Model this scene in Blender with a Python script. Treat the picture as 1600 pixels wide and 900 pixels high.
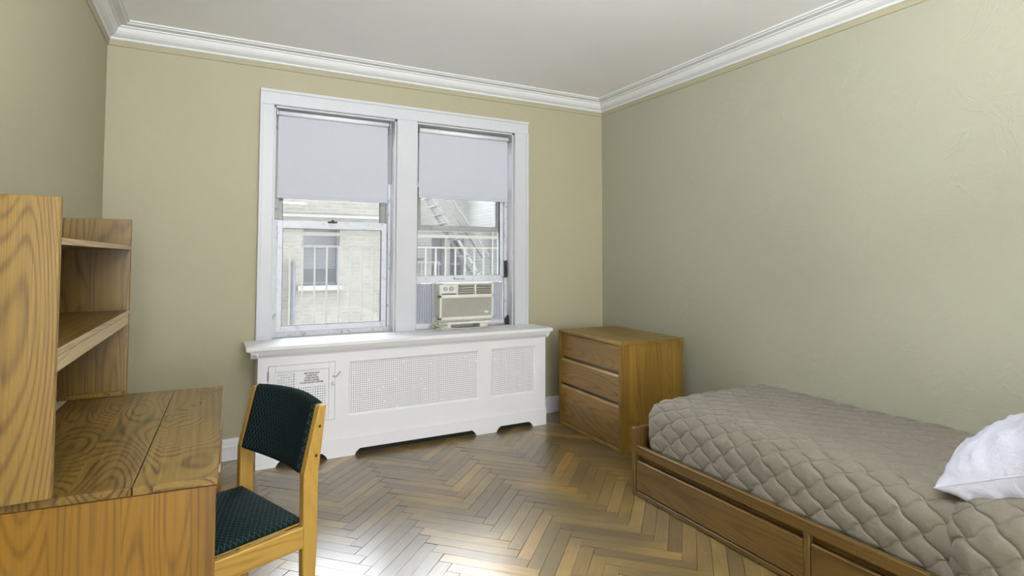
import bpy, bmesh, math, random
from mathutils import Vector, Matrix
random.seed(7)
scn = bpy.context.scene
for o in list(bpy.data.objects): bpy.data.objects.remove(o, do_unlink=True)
C = scn.collection

# ------------------------------------------------------------------ camera
CAM = Vector((-3.26268, -4.31835, 1.37))
F = Vector((0.46892705, 0.88229581, 0.04076188)); R = Vector((0.88298723, -0.46939225, 0.00211509)); U = Vector((-0.02099945, -0.0350004, 0.99916665))
FPX = 881.72; CY = 366.44
cd = bpy.data.cameras.new('camera'); cam = bpy.data.objects.new('camera', cd); C.objects.link(cam)
cd.sensor_width = 36.0; cd.lens = FPX / 1600 * 36; cd.shift_y = (CY - 450) / 1600
cd.clip_start = 0.05; cd.clip_end = 200
M = Matrix((R, U, -F)).transposed().to_4x4(); M.translation = CAM
cam.matrix_world = M
scn.camera = cam

# ------------------------------------------------------------------ light
scn.view_settings.view_transform = 'Standard'; scn.view_settings.look = 'None'
scn.view_settings.exposure = 0.0; scn.view_settings.gamma = 1.0
w = bpy.data.worlds.new('overcast_sky'); scn.world = w; w.use_nodes = True
bg = w.node_tree.nodes['Background']; bg.inputs[0].default_value = (0.86, 0.93, 1.0, 1); bg.inputs[1].default_value = 32.0

def area(name, loc, direction, sx, sy, power, col):
    l = bpy.data.lights.new(name, 'AREA'); l.shape = 'RECTANGLE'; l.size = sx; l.size_y = sy; l.energy = power; l.color = col
    o = bpy.data.objects.new(name, l); C.objects.link(o); o.location = loc
    o.rotation_euler = Vector(direction).to_track_quat('-Z', 'Y').to_euler(); return o
area('ceiling_fill', (-2.6, -4.3, 2.3), (0.12, 0.35, 1), 0.9, 0.9, 195, (0.90, 0.955, 1.0))  # unseen fill added to brighten the ceiling, not a fixture of the room
area('rear_fill', (-2.92, -9.9, 1.45), (0.08, 1, 0.03), 1.85, 2.6, 300, (0.94, 0.97, 1.0))  # unseen fill added far behind the camera to light the walls evenly
for nm, x in (('portal_left', -2.445), ('portal_right', -1.395)):
    p = area(nm, (x, 0.27, 1.62), (0, -1, 0), 0.9, 1.66, 1, (1, 1, 1)); p.data.cycles.is_portal = True

# ------------------------------------------------------------------ node helpers
class NT:
    def __init__(s, name):
        s.m = bpy.data.materials.new(name); s.m.use_nodes = True; s.t = s.m.node_tree; s.n = s.t.nodes; s.l = s.t.links
        s.bsdf = s.n['Principled BSDF']
    def new(s, k, **kw):
        q = s.n.new(k)
        for a, b in kw.items(): setattr(q, a, b)
        return q
    def put(s, sock, v):
        if isinstance(v, bpy.types.NodeSocket): s.l.new(v, sock)
        elif v is not None: sock.default_value = v
    def math(s, op, a, b=None, c=None, clamp=False):
        q = s.new('ShaderNodeMath', operation=op, use_clamp=clamp)
        s.put(q.inputs[0], a); s.put(q.inputs[1], b); s.put(q.inputs[2], c); return q.outputs[0]
    def comb(s, x, y, z):
        q = s.new('ShaderNodeCombineXYZ'); s.put(q.inputs[0], x); s.put(q.inputs[1], y); s.put(q.inputs[2], z); return q.outputs[0]
    def sep(s, v):
        q = s.new('ShaderNodeSeparateXYZ'); s.put(q.inputs[0], v); return q.outputs
    def noise(s, v, scale=5, detail=2, rough=0.5, dist=0.0):
        q = s.new('ShaderNodeTexNoise'); s.put(q.inputs['Vector'], v); q.inputs['Scale'].default_value = scale
        q.inputs['Detail'].default_value = detail; q.inputs['Roughness'].default_value = rough; q.inputs['Distortion'].default_value = dist
        return q.outputs[0]
    def ramp(s, f, stops):
        q = s.new('ShaderNodeValToRGB'); s.put(q.inputs[0], f); e = q.color_ramp.elements
        while len(e) < len(stops): e.new(0.5)
        for i, (p, c) in enumerate(stops): e[i].position = p; e[i].color = (c[0], c[1], c[2], 1) if not isinstance(c, (int, float)) else (c, c, c, 1)
        return q.outputs[0]
    def mix(s, f, a, b, mode='MIX'):
        q = s.new('ShaderNodeMix', data_type='RGBA', blend_type=mode); s.put(q.inputs[0], f); s.put(q.inputs[6], a); s.put(q.inputs[7], b); return q.outputs[2]
    def bump(s, h, strength=0.3, dist=0.01):
        q = s.new('ShaderNodeBump'); q.inputs['Strength'].default_value = strength; q.inputs['Distance'].default_value = dist
        s.put(q.inputs['Height'], h); s.l.new(q.outputs[0], s.bsdf.inputs['Normal'])
    def out(s, col=None, rough=None, metal=None, spec=None):
        if col is not None: s.put(s.bsdf.inputs['Base Color'], col)
        if rough is not None: s.put(s.bsdf.inputs['Roughness'], rough)
        if metal is not None: s.put(s.bsdf.inputs['Metallic'], metal)
        if spec is not None: s.put(s.bsdf.inputs['Specular IOR Level'], spec)
        return s.m

def lin(r, g, b):
    f = lambda c: (c / 255 / 12.92) if c / 255 <= 0.04045 else ((c / 255 + 0.055) / 1.055) ** 2.4
    return (f(r), f(g), f(b), 1)

def wood(name, grain, strip, light, dark, strip_w=0.075, freq=38, contrast=0.55, rough=0.38, stain=0.0, stretch=0.10, tone=0.14, scale=5.5, fibre=0.35, tint=(0.58, 0.51, 0.23)):
    light = tuple(c * k for c, k in zip(light, tint)) + (1,); dark = tuple(c * k for c, k in zip(dark, tint)) + (1,)
    """grain / strip: axis letters; boards are glued side by side along the strip axis"""
    t = NT(name); tc = t.new('ShaderNodeTexCoord').outputs['Object']; oi = t.new('ShaderNodeObjectInfo').outputs['Random']
    s = t.sep(tc); ax = {'x': s[0], 'y': s[1], 'z': s[2]}
    other = [k for k in 'xyz' if k != grain and k != strip][0]
    a, b, g = ax[strip], ax[other], ax[grain]
    wob = t.noise(t.comb(0, 0, g), 2.0, 1)
    idx = t.math('FLOOR', t.math('DIVIDE', t.math('ADD', a, t.math('MULTIPLY', oi, 3.0)), strip_w))
    wn = t.new('ShaderNodeTexWhiteNoise', noise_dimensions='2D'); t.put(wn.inputs['Vector'], t.comb(idx, t.math('MULTIPLY', oi, 91.0), 0))
    r1 = wn.outputs['Value']
    off = t.math('ADD', t.math('MULTIPLY', r1, 17.0), t.math('MULTIPLY', oi, 23.0))
    v = t.comb(t.math('ADD', a, off), b, t.math('MULTIPLY', g, stretch))
    n1 = t.noise(v, scale, 1.0, 0.30)
    ring = t.math('MULTIPLY_ADD', t.math('SINE', t.math('MULTIPLY', n1, freq * 4.6)), 0.5, 0.5)
    ring = t.math('POWER', ring, 3.2)
    fv = t.comb(t.math('ADD', a, off), b, t.math('MULTIPLY', g, 0.02))
    fib = t.noise(fv, 260, 2.0, 0.6)
    fib2 = t.noise(fv, 60, 2.0, 0.6)
    f = t.math('ADD', t.math('MULTIPLY', t.math('MULTIPLY', ring, t.math('MULTIPLY_ADD', fib2, 1.3, 0.25)), contrast), t.math('MULTIPLY', t.math('SUBTRACT', fib, 0.5), fibre * 1.6))
    f = t.math('ADD', f, t.math('MULTIPLY', t.math('SUBTRACT', fib2, 0.5), fibre * 1.5))
    f = t.math('ADD', f, 0.12, clamp=True)
    col = t.mix(f, light, dark)
    tn = t.math('MULTIPLY_ADD', r1, tone * 2, 1.0 - tone)
    col = t.mix(1.0, col, t.comb(tn, tn, t.math('MULTIPLY', tn, 0.98)), 'MULTIPLY')
    if stain:
        sn = t.noise(t.comb(t.math('MULTIPLY', a, 1.0), b, t.math('MULTIPLY', g, 0.45)), 5.0, 4, 0.65)
        sm = t.math('MULTIPLY', t.ramp(sn, [(0.48, 0.0), (0.70, 1.0)]), stain)
        col = t.mix(sm, col, (dark[0] * 0.42, dark[1] * 0.42, dark[2] * 0.45, 1))
    t.bump(t.math('SUBTRACT', t.math('MULTIPLY', fib, -0.5), t.math('MULTIPLY', f, 0.4)), 0.18, 0.002)
    rr = t.math('MULTIPLY_ADD', fib2, 0.2, rough - 0.08)
    return t.out(col, rr)

def paint(name, col, rough=0.5, bump=0.1, scale=30, dirt_haze=0.0, dirtcol=(0.2, 0.19, 0.17, 1), big=0.0):
    t = NT(name); tc = t.new('ShaderNodeTexCoord').outputs['Object']
    n = t.noise(tc, scale, 4, 0.6); c = col
    v = t.noise(tc, 1.3, 3, 0.5)
    k = t.math('MULTIPLY_ADD', v, 0.08, 0.96)
    c = t.mix(1.0, c, t.comb(k, k, k), 'MULTIPLY')
    if dirt_haze:
        d = t.noise(tc, 22, 5, 0.75)
        m = t.math('MULTIPLY', t.ramp(d, [(0.56, 0.0), (0.68, 1.0)]), dirt_haze)
        c = t.mix(m, c, dirtcol)
    h = n
    if big:
        h = t.math('ADD', n, t.math('MULTIPLY', t.noise(tc, 4.5, 5, 0.62, 1.2), big))
        rd = t.math('SUBTRACT', 1.0, t.math('MULTIPLY', t.math('ABSOLUTE', t.math('SUBTRACT', t.noise(tc, 2.6, 4, 0.6, 1.5), 0.5)), 40.0), clamp=True)
        mk = t.ramp(t.noise(tc, 2.2, 3, 0.6), [(0.50, 0.0), (0.62, 1.0)])
        h = t.math('ADD', h, t.math('MULTIPLY', t.math('MULTIPLY', rd, mk), big * 0.22))
    t.bump(h, bump, 0.02)
    return t.out(c, rough)

def plain(name, col, rough=0.5, metal=0.0):
    t = NT(name); tc = t.new('ShaderNodeTexCoord').outputs['Object']
    k = t.math('MULTIPLY_ADD', t.noise(tc, 14, 3), 0.10, 0.95)
    return t.out(t.mix(1.0, col, t.comb(k, k, k), 'MULTIPLY'), rough, metal)

# ------------------------------------------------------------------ materials
MT = {}
MT['wall'] = paint('wall_paint', lin(169, 163, 136), 0.62, 0.10, 9, big=1.0)
MT['wall_r'] = paint('wall_paint_rough_plaster', lin(167, 165, 146), 0.6, 0.17, 9, big=1.8)
MT['ceiling'] = paint('ceiling_paint', lin(246, 246, 247), 0.8, 0.05, 20)
MT['white'] = paint('white_gloss_paint', lin(234, 234, 238), 0.42, 0.10, 25, big=0.4)
MT['crown'] = paint('crown_paint', lin(216, 216, 216), 0.55, 0.04, 25)
MT['casing'] = paint('white_casing_paint', lin(201, 202, 206), 0.42, 0.14, 14, big=0.6)
MT['jamb'] = paint('worn_jamb_paint', lin(200, 202, 206), 0.5, 0.25, 30, dirt_haze=0.85, dirtcol=lin(96, 92, 84))
MT['alu'] = paint('white_aluminium', lin(214, 216, 222), 0.38, 0.06, 30, dirt_haze=0.35, dirtcol=lin(120, 118, 115))
MT['greyalu'] = paint('weathered_grey_aluminium', lin(140, 141, 136), 0.42, 0.1, 30, dirt_haze=0.6, dirtcol=lin(62, 60, 55))
MT['gasket'] = plain('black_gasket', lin(35, 35, 37), 0.6)
MT['black'] = plain('black_plastic', lin(22, 22, 24), 0.45)
MT['dark'] = plain('dark_void', lin(26, 25, 24), 0.8)
MT['ac'] = plain('beige_ac_plastic', lin(226, 224, 214), 0.42)
MT['ac_grille'] = plain('grey_beige_ac_grille', lin(188, 186, 174), 0.5)
MT['ac_dark'] = plain('dark_vent', lin(52, 52, 46), 0.6)
MT['ac_knob'] = plain('grey_blue_knob', lin(190, 194, 206), 0.4)
MT['ac_badge'] = plain('pale_badge', lin(228, 228, 220), 0.3)
MT['pleat'] = plain('grey_pleated_vinyl', lin(182, 185, 192), 0.45)
MT['cord'] = plain('beige_cord', lin(190, 186, 170), 0.5)
MT['metal'] = plain('brushed_metal', lin(170, 168, 160), 0.35, 0.8)
MT['dirtywhite'] = paint('chipped_white', lin(215, 214, 208), 0.5, 0.2, 40, dirt_haze=0.6, dirtcol=lin(70, 66, 55))

OL, OD = lin(168, 138, 88), lin(124, 94, 52)
MT['oak_z_x'] = wood('oak_vertical_x', 'z', 'x', OL, OD)
MT['oak_z_y'] = wood('oak_vertical_y', 'z', 'y', OL, OD)
MT['oak_y_z'] = wood('oak_along_y', 'y', 'z', lin(166, 136, 86), lin(122, 92, 52), strip_w=0.3, scale=4.5)
MT['oak_y_x'] = wood('oak_top_y', 'y', 'x', lin(166, 140, 94), lin(128, 100, 60), strip_w=0.1)
MT['oak_x_y'] = wood('oak_top_x', 'x', 'y', lin(166, 140, 94), lin(128, 100, 60), strip_w=0.11)
MT['desk_side'] = wood('desk_side_oak', 'z', 'x', lin(176, 132, 62), lin(122, 82, 30), strip_w=0.16, freq=44, contrast=0.5, rough=0.34, tint=(0.46, 0.43, 0.17))
MT['desk_side_y'] = wood('desk_front_oak', 'z', 'y', lin(176, 142, 86), lin(130, 98, 50), strip_w=0.2)
MT['hutch_near'] = wood('hutch_side_oak', 'z', 'x', lin(180, 146, 84), lin(112, 78, 36), strip_w=0.30, freq=50, contrast=0.56, rough=0.36, tint=(0.41, 0.375, 0.14))
MT['desk_top'] = wood('weathered_desk_top_oak', 'y', 'x', lin(154, 128, 82), lin(76, 52, 24), strip_w=0.41, tint=(0.62, 0.54, 0.28), freq=50, contrast=0.8, rough=0.30, stain=0.6, stretch=0.36, scale=3.6, tone=0.05)
MT['shelf_edge'] = wood('pale_shelf_edge_oak', 'y', 'z', lin(205, 178, 140), lin(160, 128, 88), strip_w=0.3, rough=0.45, tint=(0.74, 0.74, 0.66))
MT['shelf_top'] = wood('worn_shelf_oak', 'y', 'x', lin(140, 112, 66), lin(92, 68, 34), strip_w=0.2, stain=0.5)
MT['beech'] = wood('chair_oak', 'z', 'x', lin(204, 168, 104), lin(176, 134, 72), strip_w=0.3, contrast=0.32, rough=0.33, tone=0.05, tint=(0.60, 0.56, 0.36))
MT['beech_x'] = wood('chair_rail_oak', 'x', 'z', lin(204, 168, 104), lin(172, 130, 68), strip_w=0.3, contrast=0.7, rough=0.33, tone=0.05, tint=(0.60, 0.56, 0.36))
MT['bed_y'] = wood('bed_oak', 'y', 'z', lin(150, 120, 74), lin(106, 78, 42), strip_w=0.3, scale=4.0, contrast=0.6, tint=(0.35, 0.32, 0.20))
MT['bed_z'] = wood('bed_post_oak', 'z', 'x', lin(150, 120, 74), lin(108, 80, 42), strip_w=0.3, tint=(0.35, 0.32, 0.20))

def floor_mat():
    t = NT('parquet_oak'); at = t.new('ShaderNodeAttribute', attribute_name='blk').outputs['Vector']; uv = t.new('ShaderNodeUVMap').outputs[0]
    a = t.sep(at); u = t.sep(uv); tc = t.new('ShaderNodeTexCoord').outputs['Object']
    off = t.math('MULTIPLY', a[0], 37.0)
    n1 = t.noise(t.comb(t.math('ADD', u[1], off), off, t.math('MULTIPLY', u[0], 0.10)), 16, 2, 0.5)
    ring = t.math('POWER', t.math('MULTIPLY_ADD', t.math('SINE', t.math('MULTIPLY', n1, 60)), 0.5, 0.5), 1.6)
    fib = t.noise(t.comb(t.math('ADD', u[1], off), off, t.math('MULTIPLY', u[0], 0.03)), 190, 3, 0.65)
    f = t.math('ADD', t.math('MULTIPLY', ring, 0.3), t.math('MULTIPLY', t.math('SUBTRACT', fib, 0.5), 1.5)); f = t.math('ADD', f, 0.32, clamp=True)
    base = t.ramp(a[0], [(0.0, lin(104, 84, 48)[:3]), (0.22, lin(120, 98, 54)[:3]), (0.5, lin(134, 110, 60)[:3]), (0.8, lin(148, 122, 67)[:3]), (0.93, lin(168, 139, 76)[:3]), (1.0, lin(170, 132, 70)[:3])])
    col = t.mix(t.math('MULTIPLY', f, 0.6), base, t.mix(1.0, base, lin(118, 102, 80), 'MULTIPLY'))
    wear = t.noise(tc, 1.6, 5, 0.6)
    col = t.mix(t.math('MULTIPLY', t.ramp(wear, [(0.40, 0.0), (0.62, 1.0)]), 0.62), col, lin(66, 57, 41))
    blot = t.noise(tc, 9, 3, 0.6)
    col = t.mix(t.math('MULTIPLY', t.ramp(blot, [(0.62, 0.0), (0.78, 1.0)]), 0.5), col, lin(70, 55, 40))
    t.bump(t.math('ADD', t.math('MULTIPLY', fib, 0.6), t.math('MULTIPLY', wear, 0.6)), 0.16, 0.002)
    r = t.math('ADD', t.math('MULTIPLY', fib, 0.16), t.math('MULTIPLY_ADD', wear, 0.22, 0.16))
    t.bsdf.inputs['Coat Weight'].default_value = 0.8; t.bsdf.inputs['Coat Roughness'].default_value = 0.3; t.bsdf.inputs['Coat IOR'].default_value = 1.5
    return t.out(col, r, spec=0.6)
MT['floor'] = floor_mat()

def fabric_mat(name, base, line, green=True):
    """dark green upholstery with a thin woven diamond lattice"""
    t = NT(name); uv = t.sep(t.new('ShaderNodeUVMap').outputs[0]); p = 0.019
    def fam(sx, sy, wdt):
        d = t.math('ADD', t.math('MULTIPLY', uv[0], sx / p), t.math('MULTIPLY', uv[1], sy / p))
        fr = t.math('ABSOLUTE', t.math('SUBTRACT', t.math('FRACT', d), 0.5))
        return t.math('LESS_THAN', fr, wdt)
    l = t.math('MAXIMUM', fam(1.0, 0.62, 0.055), fam(-1.0, 0.62, 0.055))
    tc = t.new('ShaderNodeTexCoord').outputs['Object']
    wv = t.noise(tc, 700, 2, 0.7); wv2 = t.noise(tc, 90, 2)
    c = t.mix(t.math('MULTIPLY', l, t.math('MULTIPLY_ADD', wv2, 1.0, 0.05)), base, line)
    c = t.mix(t.math('MULTIPLY', wv, 0.5), c, (base[0] * 0.3, base[1] * 0.3, base[2] * 0.3, 1))
    t.bump(wv, 0.3, 0.001)
    return t.out(c, 0.9, spec=0.12)
MT['green'] = fabric_mat('green_diamond_upholstery', lin(12, 24, 25), lin(62, 88, 84))

def cloth(name, col, bump=0.3, scale=14, rough=0.85):
    t = NT(name); tc = t.new('ShaderNodeTexCoord').outputs['Object']
    n = t.noise(tc, scale, 4, 0.6, 0.6); f = t.noise(tc, 900, 2, 0.6)
    k = t.math('MULTIPLY_ADD', n, 0.12, 0.94)
    t.bump(t.math('ADD', n, t.math('MULTIPLY', f, 0.06)), bump, 0.02)
    t.bsdf.inputs['Sheen Weight'].default_value = 0.2
    return t.out(t.mix(1.0, col, t.comb(k, k, k), 'MULTIPLY'), rough, spec=0.25)
MT['spread'] = cloth('taupe_microfibre', lin(122, 114, 101), 0.35, 16)
def quilt_mat(name, col):
    t = NT(name); tc = t.new('ShaderNodeTexCoord').outputs['Object']; uv = t.sep(t.new('ShaderNodeUVMap').outputs[0])
    S = t.math('DIVIDE', uv[0], 0.118); T_ = t.math('DIVIDE', uv[1], 0.146)
    u = t.math('ADD', S, T_); v = t.math('SUBTRACT', S, T_); tp = 2 * math.pi
    u2 = t.math('ADD', u, t.math('MULTIPLY', t.math('SINE', t.math('MULTIPLY', v, tp)), 0.05))
    v2 = t.math('SUBTRACT', v, t.math('MULTIPLY', t.math('SINE', t.math('MULTIPLY', u, tp)), 0.05))
    ds = lambda a: t.math('ABSOLUTE', t.math('SUBTRACT', a, t.math('ROUND', a)))
    d = t.math('MINIMUM', ds(u2), ds(v2))
    g = t.math('SMOOTH_MIN', t.math('MULTIPLY', d, 14.0), 1.0, 0.5)
    wr = t.noise(tc, 26, 4, 0.6, 0.8); n = t.noise(tc, 9, 3); f = t.noise(tc, 900, 2)
    h = t.math('ADD', t.math('MULTIPLY', g, 0.22), t.math('MULTIPLY', wr, 0.34)); h = t.math('ADD', h, t.math('MULTIPLY', f, 0.02))
    t.bump(h, 0.75, 0.018)
    st = t.math('LESS_THAN', d, 0.012); k = t.math('MULTIPLY_ADD', n, 0.12, 0.94)
    c = t.mix(1.0, col, t.comb(k, k, k), 'MULTIPLY'); c = t.mix(t.math('MULTIPLY', st, 0.35), c, (col[0] * 1.5, col[1] * 1.5, col[2] * 1.5, 1))
    t.bsdf.inputs['Sheen Weight'].default_value = 0.15
    return t.out(c, 0.8, spec=0.3)
MT['spread'] = quilt_mat('taupe_quilted_microfibre', lin(110, 103, 90))
MT['pillow'] = cloth('white_cotton', lin(205, 206, 222), 0.55, 9)

def shade_mat():
    t = NT('roller_shade_fabric'); n = t.n; l = t.l
    d = n.new('ShaderNodeBsdfDiffuse'); d.inputs[0].default_value = lin(198, 200, 208)
    tr = n.new('ShaderNodeBsdfTranslucent'); tr.inputs[0].default_value = lin(214, 218, 230)
    mx = n.new('ShaderNodeMixShader'); mx.inputs[0].default_value = 0.05
    l.new(d.outputs[0], mx.inputs[1]); l.new(tr.outputs[0], mx.inputs[2]); l.new(mx.outputs[0], n['Material Output'].inputs[0]); return t.m
MT['shade'] = shade_mat()

def glass_mat(name, dirt_haze=0.05):
    t = NT(name); n = t.n; l = t.l
    tr = n.new('ShaderNodeBsdfTransparent'); gl = n.new('ShaderNodeBsdfGlossy'); gl.inputs['Roughness'].default_value = 0.02
    fr = n.new('ShaderNodeFresnel'); fr.inputs[0].default_value = 1.45
    m1 = n.new('ShaderNodeMixShader'); l.new(fr.outputs[0], m1.inputs[0]); l.new(tr.outputs[0], m1.inputs[1]); l.new(gl.outputs[0], m1.inputs[2])
    tl = n.new('ShaderNodeBsdfTranslucent'); tl.inputs[0].default_value = (0.9, 0.9, 0.88, 1)
    tc = n.new('ShaderNodeTexCoord').outputs['Object']
    f = t.math('MULTIPLY', t.noise(tc, 6, 4, 0.6), dirt_haze * 2)  # translucent mix puts the bright haze over the outside view into the glass
    m2 = n.new('ShaderNodeMixShader'); l.new(f, m2.inputs[0]); l.new(m1.outputs[0], m2.inputs[1]); l.new(tl.outputs[0], m2.inputs[2])
    l.new(m2.outputs[0], n['Material Output'].inputs[0]); return t.m
MT['glass'] = glass_mat('hazed_window_glass', 0.012)
MT['farglass'] = plain('far_window_glass', lin(38, 42, 46), 0.15)
MT['blind'] = plain('far_blind', lin(58, 58, 62), 0.6)
MT['farframe'] = plain('far_window_frame', lin(58, 58, 63), 0.5)
MT['rail'] = plain('white_painted_iron', lin(113, 113, 111), 0.5)
MT['farrail'] = plain('pale_painted_iron', lin(56, 56, 52), 0.6)
MT['stone'] = paint('limestone', lin(88, 88, 85), 0.8, 0.1, 20)

def brick_mat(name, c1, c2, mortar, flip=False):
    t = NT(name); tc = t.new('ShaderNodeTexCoord').outputs['Object']; s = t.sep(tc)
    v = t.comb(s[1] if flip else s[0], s[2], 0)
    b = t.new('ShaderNodeTexBrick'); t.put(b.inputs['Vector'], v)
    b.inputs['Color1'].default_value = c1; b.inputs['Color2'].default_value = c2; b.inputs['Mortar'].default_value = mortar
    b.inputs['Scale'].default_value = 1.0; b.inputs['Brick Width'].default_value = 0.21; b.inputs['Row Height'].default_value = 0.075; b.inputs['Mortar Size'].default_value = 0.009
    n = t.noise(tc, 3.5, 5, 0.7); k = t.math('MULTIPLY_ADD', n, 0.6, 0.7)
    col = t.mix(1.0, b.outputs[0], t.comb(k, k, k), 'MULTIPLY')
    t.bump(t.math('SUBTRACT', 1.0, b.outputs[1]), 0.5, 0.01)
    return t.out(col, 0.9)
MT['brick'] = brick_mat('old_pale_brick', lin(80, 77, 70), lin(72, 69, 61), lin(85, 81, 76))
MT['brick_white'] = brick_mat('white_glazed_brick', lin(97, 97, 93), lin(92, 92, 89), lin(79, 79, 78))
MT['brick_grey'] = brick_mat('grey_brick', lin(98, 96, 92), lin(93, 91, 86), lin(103, 101, 96))

# ------------------------------------------------------------------ mesh helpers
def box(bm, x0, x1, y0, y1, z0, z1, bev=0.0, seg=1):
    b = bmesh.new(); bmesh.ops.create_cube(b, size=1.0)
    for v in b.verts: v.co = Vector(((x0 + x1) / 2 + v.co.x * (x1 - x0), (y0 + y1) / 2 + v.co.y * (y1 - y0), (z0 + z1) / 2 + v.co.z * (z1 - z0)))
    if bev: bmesh.ops.bevel(b, geom=b.edges[:], offset=bev, segments=seg, affect='EDGES', profile=0.5, clamp_overlap=True)
    merge(bm, b); return bm
def merge(bm, b):
    me = bpy.data.meshes.new('tmp'); b.to_mesh(me); b.free(); bm.from_mesh(me); bpy.data.meshes.remove(me)
def BX(*a, **k): return box(bmesh.new(), *a, **k)
def prism(pts, axis, a0, a1, bev=0.0):
    """extrude a 2-D polygon along axis; pts given in the two other axes (in xyz order)"""
    b = bmesh.new()
    def mk(p, t):
        return Vector((t, p[0], p[1])) if axis == 'x' else Vector((p[0], t, p[1])) if axis == 'y' else Vector((p[0], p[1], t))
    A = [b.verts.new(mk(p, a0)) for p in pts]; B = [b.verts.new(mk(p, a1)) for p in pts]
    b.faces.new(A); b.faces.new(B[::-1]); n = len(pts)
    for i in range(n): b.faces.new((A[i], B[i], B[(i + 1) % n], A[(i + 1) % n]))
    bmesh.ops.recalc_face_normals(b, faces=b.faces[:])
    if bev: bmesh.ops.bevel(b, geom=b.edges[:], offset=bev, segments=1, affect='EDGES', clamp_overlap=True)
    return b
def cyl(bm, p, q, r, n=12, r2=None):
    p = Vector(p); q = Vector(q); d = q - p; L = d.length
    b = bmesh.new(); bmesh.ops.create_cone(b, cap_ends=True, segments=n, radius1=r, radius2=r if r2 is None else r2, depth=L)
    m = Matrix.Translation((p + q) / 2) @ d.to_track_quat('Z', 'Y').to_matrix().to_4x4(); b.transform(m)
    if bm is None: return b
    merge(bm, b); return bm
def tube(pts, r, n=8):
    b = bmesh.new(); rings = []
    P = [Vector(p) for p in pts]
    for i, p in enumerate(P):
        d = (P[min(i + 1, len(P) - 1)] - P[max(i - 1, 0)]).normalized(); q = d.to_track_quat('Z', 'Y')
        rings.append([b.verts.new(p + q @ Vector((r * math.cos(2 * math.pi * k / n), r * math.sin(2 * math.pi * k / n), 0))) for k in range(n)])
    for i in range(len(P) - 1):
        for k in range(n): b.faces.new((rings[i][k], rings[i][(k + 1) % n], rings[i + 1][(k + 1) % n], rings[i + 1][k]))
    b.faces.new(rings[0][::-1]); b.faces.new(rings[-1]); return b
def smooth_pts(pts, n=8):
    P = [Vector(p) for p in pts]; out = []
    for i in range(len(P) - 1):
        p0 = P[max(i - 1, 0)]; p1 = P[i]; p2 = P[i + 1]; p3 = P[min(i + 2, len(P) - 1)]
        for k in range(n):
            t = k / n; out.append(0.5 * ((2 * p1) + (p2 - p0) * t + (2 * p0 - 5 * p1 + 4 * p2 - p3) * t * t + (3 * p1 - p0 - 3 * p2 + p3) * t ** 3))
    out.append(P[-1]); return out

def part(name, bm, mat, parent=None, smooth=False, world=False, label=None):
    """one mesh object; with world=True the vertices are given in world space"""
    me = bpy.data.meshes.new(name)
    if world and parent is not None:
        r = parent
        while r.parent: r = r.parent
        bmesh.ops.translate(bm, verts=bm.verts[:], vec=-r.location)
    bm.to_mesh(me); bm.free(); me.materials.append(MT[mat] if isinstance(mat, str) else mat)
    if smooth:
        for p in me.polygons: p.use_smooth = True
    o = bpy.data.objects.new(name, me); C.objects.link(o)
    if parent is not None: o.parent = parent
    if label: o['label'] = label
    return o
def tag(o, label, cat, group=None, kind=None):
    o['label'] = label; o['category'] = cat
    if group: o['group'] = group
    if kind: o['kind'] = kind
    return o
def thing(name, label, cat, loc=(0, 0, 0), rz=0.0, group=None):
    o = bpy.data.objects.new(name, None); C.objects.link(o); o.empty_display_size = 0.1
    o.location = loc; o.rotation_euler = (0, 0, rz); return tag(o, label, cat, group)
def struct(name, bm=None, mat=None, loc=(0, 0, 0), label=None, cat=None):
    if bm is None:
        o = bpy.data.objects.new(name, None); C.objects.link(o); o.location = loc; o.empty_display_size = 0.1
    else: o = part(name, bm, mat)
    o['kind'] = 'structure'
    if label: o['label'] = label
    if cat: o['category'] = cat
    return o

# ------------------------------------------------------------------ room shell
XL, XR, YB, YF, ZC = -3.875, 0.0, 0.0, -10.0, 2.85
WT = 0.26
LW = (-2.89, -2.00); RW = (-1.835, -0.955); ZS, ZT = 0.79, 2.452
b = bmesh.new()
box(b, XL - 0.2, LW[0], 0, WT, -0.1, ZC + 0.1); box(b, RW[1], 0.2, 0, WT, -0.1, ZC + 0.1)
box(b, LW[0], RW[1], 0, WT, ZT, ZC + 0.1); box(b, LW[0], RW[1], 0, WT, -0.1, ZS - 0.03); box(b, LW[1], RW[0], 0, WT, ZS - 0.03, ZT)
struct('wall_back', b, 'wall', label='pale yellow plaster wall around the windows', cat='wall')
struct('wall_left', BX(XL - 0.2, XL, YF - 0.2, 0, -0.1, ZC + 0.1), 'wall', label='pale wall beside the desk', cat='wall')
struct('wall_right', BX(0, 0.2, YF - 0.2, 0, -0.1, ZC + 0.1), 'wall_r', label='pale yellow wall with uneven patched plaster beside the bed', cat='wall')
struct('wall_front', BX(XL, 0, YF - 0.2, YF, -0.1, ZC + 0.1), 'wall', label='pale wall far behind the camera, out of view', cat='wall')
struct('ceiling', BX(XL, 0, YF, 0, ZC, ZC + 0.1), 'ceiling', label='flat white ceiling', cat='ceiling')

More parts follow.
